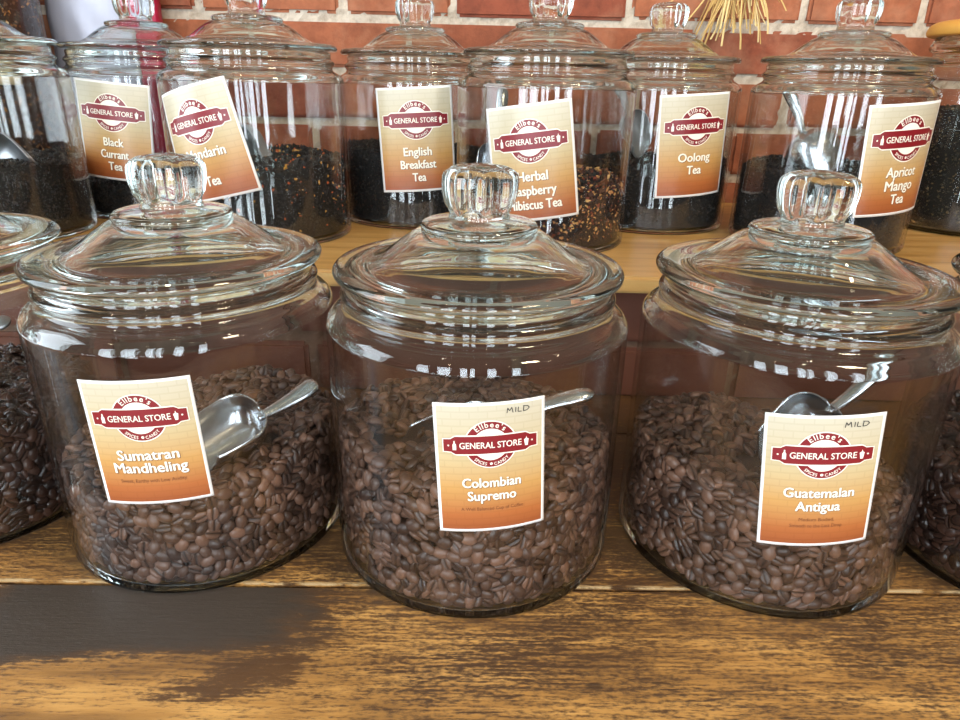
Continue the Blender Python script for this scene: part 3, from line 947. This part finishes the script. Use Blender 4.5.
make_jar('coffee_jar', P_RF, 'large lidded glass jar of very dark beans, cut off by the right edge', 'jar', GF, 0.1)

def wavy(base, gx=0.0, gy=0.0, amp=0.002, ph=0.0, dome=0.0):
    def h(x, y):
        x = np.asarray(x); y = np.asarray(y)
        return base + gx * x + gy * y + amp * (np.sin(x * 70 + ph) + np.cos(y * 62 + ph * 1.7)) + dome * (1 - (x * x + y * y) / 0.008)
    return h
coffee(P_SUM, 11, wavy(0.068, 0.11, 0.03, 0.002, 0.4), BEAN_MED, 'brown coffee beans filling the lower part of the Sumatran Mandheling jar', 100,
       'brown coffee bean against the front glass of the Sumatran Mandheling jar', 'coffee beans at the front of the Sumatran jar',
       cuts=[((-0.145, 0.398, 0.090), (-0.185, 0.366, 0.074), 0.0225)])
coffee(P_COL, 12, wavy(0.083, -0.05, -0.05, 0.0025, 1.4), BEAN_MED, 'brown coffee beans filling the lower half of the Colombian Supremo jar', 100,
       'brown coffee bean against the front glass of the Colombian Supremo jar', 'coffee beans at the front of the Colombian jar',
       cuts=[((0.010, 0.388, 0.096), (-0.058, 0.375, 0.080), 0.0165)])
coffee(P_GUA, 13, wavy(0.066, -0.15, -0.03, 0.0025, 2.3), BEAN_MED, 'brown coffee beans heaped to the left in the Guatemalan Antigua jar', 100,
       'brown coffee bean against the front glass of the Guatemalan Antigua jar', 'coffee beans at the front of the Guatemalan jar',
       cuts=[((0.226, 0.394, 0.105), (0.188, 0.385, 0.070), 0.0225)])
coffee(P_LF, 14, wavy(0.078, 0.0, 0.02, 0.002, 3.3), BEAN_DARK, 'dark coffee beans in the jar cut off by the left edge')
coffee(P_RF, 15, wavy(0.070, 0.0, 0.05, 0.002, 4.1), BEAN_DARK, 'glossy near-black coffee beans in the jar cut off by the right edge')

scoop((-0.143, 0.400, 0.088), (-0.112, 0.426, 0.101), (-0.25, -0.6, 0.72), 'steel scoop lying in the beans of the Sumatran Mandheling jar', r=0.021, L=0.055, hw=0.0068, bend=-0.002)
scoop((0.013, 0.388, 0.090), (0.075, 0.400, 0.110), (-0.2, -0.3, 0.9), 'steel scoop half buried in the Colombian Supremo jar, handle to the right', r=0.020, L=0.080, hw=0.0062, bend=0.004)
scoop((0.2275, 0.395, 0.105), (0.2620, 0.405, 0.142), (-0.75, -0.45, 0.45), 'steel scoop behind the card of the Guatemalan Antigua jar, handle up', r=0.021, L=0.060, hw=0.006, bend=-0.006)
scoop((-0.335, 0.42, 0.128), (-0.304, 0.409, 0.145), (-0.3, -0.4, 0.9), 'steel scoop in the front jar cut off by the left edge', r=0.020, L=0.062, mat=STEEL_DULL)

# ------------------------------------------------------------------ back row: tea jars on the shelf
P_MAN, P_HER, P_APR = (-0.243, 0.7633, SZ), (0.0629, 0.7651, SZ), (0.3837, 0.7901, SZ)
P_ENG, P_OOL, P_BLA, P_LB = (-0.0848, 0.8800, SZ), (0.2100, 0.8820, SZ), (-0.417, 0.893, SZ), (-0.527, 0.738, SZ)
kw = dict(name_y=-0.145, pitch=0.125, size=0.15, bold=0.026)
j = make_jar('tea_jar', P_BLA, 'lidded glass tea jar with Black Currant Tea card', 'jar', GB, 0.1)
jar_label(j, -0.0250, 0.1003, -0.085, 0.0850, 0.1060, ['Black', 'Currant', 'Tea'], widths=[0.27, 0.38, 0.19], **kw)
j = make_jar('tea_jar', P_MAN, 'lidded glass tea jar with a strongly tilted, glaring card', 'jar', GB, 0.35)
jar_label(j, -0.291, 0.1012, 0.228, 0.0866, 0.1050, ['Mandarin', 'Tea'], widths=[0.52, 0.19], name_y=-0.12, pitch=0.25, size=0.15, bold=0.026)
j = make_jar('tea_jar', P_ENG, 'lidded glass tea jar with English Breakfast Tea card', 'jar', GB, 0.6)
jar_label(j, 0.0997, 0.0998, 0.06, 0.0857, 0.1109, ['English', 'Breakfast', 'Tea'], widths=[0.37, 0.47, 0.18], **kw)
j = make_jar('tea_jar', P_HER, 'lidded glass tea jar with Herbal Raspberry Hibiscus Tea card', 'jar', GB, 0.2)
jar_label(j, -0.1941, 0.09, 0.1457, 0.0858, 0.1085, ['Herbal', 'Raspberry', 'Hibiscus Tea'], widths=[0.35, 0.52, 0.62], **kw)
j = make_jar('tea_jar', P_OOL, 'lidded glass tea jar with Oolong Tea card', 'jar', GB, 0.0)
jar_label(j, 0.2686, 0.1, 0.0631, 0.0875, 0.1102, ['Oolong', 'Tea'], widths=[0.46, 0.21], **kw)
j = make_jar('tea_jar', P_APR, 'lidded glass tea jar with Apricot Mango Tea card', 'jar', GB, 0.45)
jar_label(j, 0.3673, 0.0985, 0.0683, 0.0930, 0.1075, ['Apricot', 'Mango', 'Tea'], widths=[0.42, 0.40, 0.20], **kw)
make_jar('tea_jar', P_LB, 'lidded glass tea jar without visible card, cut off by the left edge', 'jar', GB, 0.1)

tea(P_BLA, 21, wavy(0.040, 0.05, 0.0, 0.001), TEA_BLACK, (20, 16, 14), 'black loose tea in the Black Currant Tea jar')
tea(P_MAN, 22, wavy(0.080, 0.02, 0.02, 0.002, 1.0), TEA_MANDARIN, (22, 17, 14), 'black loose tea with orange and yellow pieces behind the tilted card', size=(0.002, 0.0042))
tea(P_ENG, 23, wavy(0.085, -0.02, 0.0, 0.001), TEA_BLACK, (17, 13, 12), 'black loose tea in the English Breakfast Tea jar')
tea(P_HER, 24, wavy(0.062, 0.0, 0.1, 0.002, 2.0), TEA_HERBAL, (34, 20, 16), 'mixed red, brown and tan loose tea in the Herbal Raspberry Hibiscus jar', size=(0.002, 0.0048), n=4600)
tea(P_OOL, 25, wavy(0.078, 0.03, 0.0, 0.0015, 3.0), TEA_OOLONG, (24, 19, 15), 'dark brown loose tea in the Oolong Tea jar')
tea(P_APR, 26, wavy(0.082, 0.0, 0.0, 0.0015, 4.0), TEA_BLACK, (19, 15, 13), 'black loose tea in the Apricot Mango Tea jar')
tea(P_LB, 27, wavy(0.075, 0.0, 0.0, 0.0015, 5.0), TEA_BLACK, (20, 16, 14), 'dark loose tea in the tea jar cut off by the left edge')

scoop((-0.262, 0.755, 0.244), (-0.285, 0.760, 0.292), (-0.6, -0.6, 0.5), 'grey scoop in the tea jar with the tilted card', PLASTIC, r=0.024, L=0.075)
scoop((0.170, 0.868, 0.262), (0.150, 0.870, 0.298), (0.2, -0.8, 0.5), 'grey scoop left of the card in the Oolong Tea jar', PLASTIC, r=0.018, L=0.055)
scoop((0.343, 0.775, 0.250), (0.325, 0.800, 0.298), (0.0, 0.6, 0.7), 'bright steel scoop standing in the Apricot Mango Tea jar', STEEL, r=0.027, L=0.062)
scoop((-0.500, 0.705, 0.226), (-0.548, 0.712, 0.268), (-0.4, -0.6, 0.6), 'steel scoop in the tea jar cut off by the left edge', STEEL_DULL, r=0.022, L=0.062)
scoop((0.012, 0.760, 0.232), (0.018, 0.775, 0.290), (0.2, -0.8, 0.4), 'steel scoop left of the card in the Herbal Raspberry Hibiscus jar', STEEL, r=0.020, L=0.060)

# ------------------------------------------------------------------ wooden-lidded jar at the right
t = empty('wooden_lid_jar', (0.612, 0.885, SZ)); tag(t, 'glass tea jar with a flat wooden lid behind the Apricot Mango jar', 'jar')
op = spline([(0.0, 0.002), (0.055, 0.002), (0.070, 0.0), (0.076, 0.003), (0.0795, 0.010), (0.080, 0.05), (0.080, 0.14), (0.0795, 0.185), (0.078, 0.196), (0.0735, 0.2015), (0.0735, 0.205), (0.0775, 0.2075), (0.0785, 0.2115), (0.0765, 0.2155), (0.0745, 0.220), (0.073, 0.2225)], 4)
ip = spline([(0.0705, 0.2225), (0.0708, 0.215), (0.0705, 0.202), (0.074, 0.194), (0.0765, 0.185), (0.077, 0.14), (0.077, 0.05), (0.076, 0.012), (0.070, 0.006), (0.04, 0.005), (0.0, 0.005)], 4)
v, f = lathe(op + ip, 96)
mi = [1 if 0.012 < sum(v[i][2] for i in fc) / len(fc) < 0.18 else 0 for fc in f]
o = link_mesh('jar_body', v, f, [G_JAR, G_WALL], t, True, mi); recalc(o)
v, f = lathe(spline([(0.0, 0.2228), (0.070, 0.2228), (0.082, 0.2232), (0.0850, 0.2265), (0.0845, 0.2315), (0.080, 0.2370), (0.068, 0.2400), (0.03, 0.2412), (0.0, 0.2414)], 4), 96)
o = link_mesh('wooden_lid', v, f, [simple('lid_wood', (214, 158, 72), 0.45)], t); recalc(o)
v, f = lathe([(0.0805, 0.118), (0.0815, 0.1195), (0.0815, 0.1215), (0.0805, 0.123)], 96)
link_mesh('glass_band', v, f, [G_WALL], t)
tea((0.612, 0.885, SZ), 31, wavy(0.142, 0.0, 0.0, 0.001, 1.0), TEA_GREEN, (26, 22, 14), 'dark greenish brown loose tea in the wooden-lidded jar', r=0.0762, z0=0.0058, n=5600)

# ------------------------------------------------------------------ tall jar of amber tea at the far left
t = empty('tall_jar', (-0.652, 0.945, SZ)); tag(t, 'tall glass jar of amber pieces with a cream card, top left corner', 'jar')
op = spline([(0.0, 0.002), (0.055, 0.002), (0.070, 0.0), (0.078, 0.004), (0.081, 0.012), (0.0815, 0.08), (0.0815, 0.20), (0.0810, 0.30), (0.078, 0.315), (0.070, 0.325), (0.068, 0.345)], 4)
ip = spline([(0.0655, 0.345), (0.067, 0.323), (0.075, 0.313), (0.078, 0.30), (0.0785, 0.20), (0.0785, 0.08), (0.0775, 0.014), (0.070, 0.006), (0.04, 0.005), (0.0, 0.005)], 4)
v, f = lathe(op + ip, 96)
mi = [1 if 0.014 < sum(v[i][2] for i in fc) / len(fc) < 0.30 else 0 for fc in f]
o = link_mesh('jar_body', v, f, [G_JAR, G_WALL], t, True, mi); recalc(o)
v, f = lathe(spline([(0.0, 0.3455), (0.070, 0.3455), (0.074, 0.349), (0.072, 0.356), (0.04, 0.360), (0.0, 0.361)], 4), 96)
o = link_mesh('lid', v, f, [G_LID], t); recalc(o)
sh = Sheet(0.0818, 0.62, 0.180, 0.02)
pts, faces = [], []
for k in range(9):
    for i in range(13): pts.append(sh.pt(-0.04 + 0.08 * i / 12, -0.035 + 0.07 * k / 8, 0.0003))
for k in range(8):
    for i in range(12): faces.append((k * 13 + i, k * 13 + i + 1, (k + 1) * 13 + i + 1, (k + 1) * 13 + i))
lb = link_mesh('label', pts, faces, [simple('cream_card', (232, 216, 178), 0.45)], t)
md = lb.modifiers.new('thickness', 'SOLIDIFY'); md.thickness = 0.0003; md.offset = 1
tea((-0.652, 0.945, SZ), 32, wavy(0.275, 0.0, 0.0, 0.002, 1.0), TEA_AMBER, (48, 28, 12), 'amber and brown dried pieces in the tall jar at the top left', r=0.0776, z0=0.0058, n=6500, size=(0.003, 0.0065))

# ------------------------------------------------------------------ silver pouch with a crimson side stripe, behind the Black Currant jar
t = empty('foil_pouch', (-0.512, 1.012, SZ)); tag(t, 'tall silvery foil pouch with crimson side panel standing against the brick wall', 'pouch')
def pouch_part(name, x0, x1, mat, seed):
    rng = np.random.default_rng(seed); nx, nz = 14, 40; H = 0.36
    v, f = [], []
    for side in (-1, 1):
        for k in range(nz + 1):
            for i in range(nx + 1):
                x = x0 + (x1 - x0) * i / nx; z = H * k / nz
                full = max(0.0, 1 - ((x) / 0.082) ** 4) * (0.35 + 0.65 * math.sin(PI * min(1, (1 - k / nz) * 1.15) / 1.15 * 0.9))
                wr = 0.0012 * math.sin(z * 90 + x * 60 + seed) * math.sin(x * 110)
                v.append((x, side * (0.002 + 0.017 * full + wr * (1 if side < 0 else 0)), z))
    n1 = (nx + 1) * (nz + 1)
    for s in (0, 1):
        for k in range(nz):
            for i in range(nx):
                a = s * n1 + k * (nx + 1) + i; q = (a, a + 1, a + nx + 2, a + nx + 1); f.append(q if s == 0 else q[::-1])
    bd = [i for i in range(nx + 1)] + [k * (nx + 1) + nx for k in range(1, nz + 1)] + [nz * (nx + 1) + i for i in range(nx - 1, -1, -1)] + [k * (nx + 1) for k in range(nz - 1, 0, -1)]
    for a, b in zip(bd, bd[1:] + bd[:1]): f.append((b, a, a + n1, b + n1))
    return link_mesh(name, v, f, [mat], t)
pouch_part('foil_body', -0.075, 0.0435, simple('silver_foil', (176, 176, 188), 0.45, 0.25), 1)
pouch_part('side_panel', 0.0440, 0.072, simple('crimson_foil', (176, 22, 62), 0.45), 1)

# ------------------------------------------------------------------ raffia tuft hanging on the wall
rng = random.Random(5)
bm = bmesh.new()
RX, RY, RZ = 0.322, 1.012, 0.452
for s in range(78):
    L = rng.uniform(0.05, 0.115) * (1.0 if s % 4 else 0.85)
    sp = rng.gauss(0, 0.42); w = rng.uniform(0.0006, 0.0014)
    x0 = RX + rng.gauss(0, 0.006); dy = rng.uniform(-0.018, 0.016); ph = rng.uniform(0, 6); curl = rng.uniform(-0.012, 0.012)
    prev = None
    for k in range(9):
        t_ = k / 8
        spread = math.sin(sp) * L * (t_ ** 0.85)
        x = x0 + spread + curl * math.sin(t_ * 3 + ph) * t_; z = RZ - L * t_ * math.cos(sp * 0.8); y = RY + dy * t_ + 0.002 * math.sin(t_ * 5 + ph)
        q = [bm.verts.new((x + dx * w, y + ddy, z)) for dx, ddy in ((-1, 0), (0, -0.0004), (1, 0), (0, 0.0004))]
        if prev:
            for i in range(4): bm.faces.new((prev[i], prev[(i + 1) % 4], q[(i + 1) % 4], q[i]))
        else: bm.faces.new(q)
        prev = q
    bm.faces.new(prev[::-1])
# binding knot on its nail
v, f = lathe(spline([(0.0, -0.014), (0.007, -0.010), (0.010, 0.0), (0.0075, 0.010), (0.0, 0.014)], 4), 16)
vs = [bm.verts.new((RX + a, RY + b, RZ + c)) for a, b, c in v]
for q in f: bm.faces.new([vs[i] for i in q])
box_bm(bm, RX - 0.0015, RX + 0.0015, RY, WALL_Y + 0.004, RZ - 0.0015, RZ + 0.0015)
o = bm_obj('raffia_tuft', bm, leaf_mat('raffia', [(214, 180, 112), (196, 158, 92), (226, 198, 136), (182, 142, 78)], 0.6))
tag(o, 'tuft of straw-coloured raffia hanging against the brick wall', 'raffia tuft')
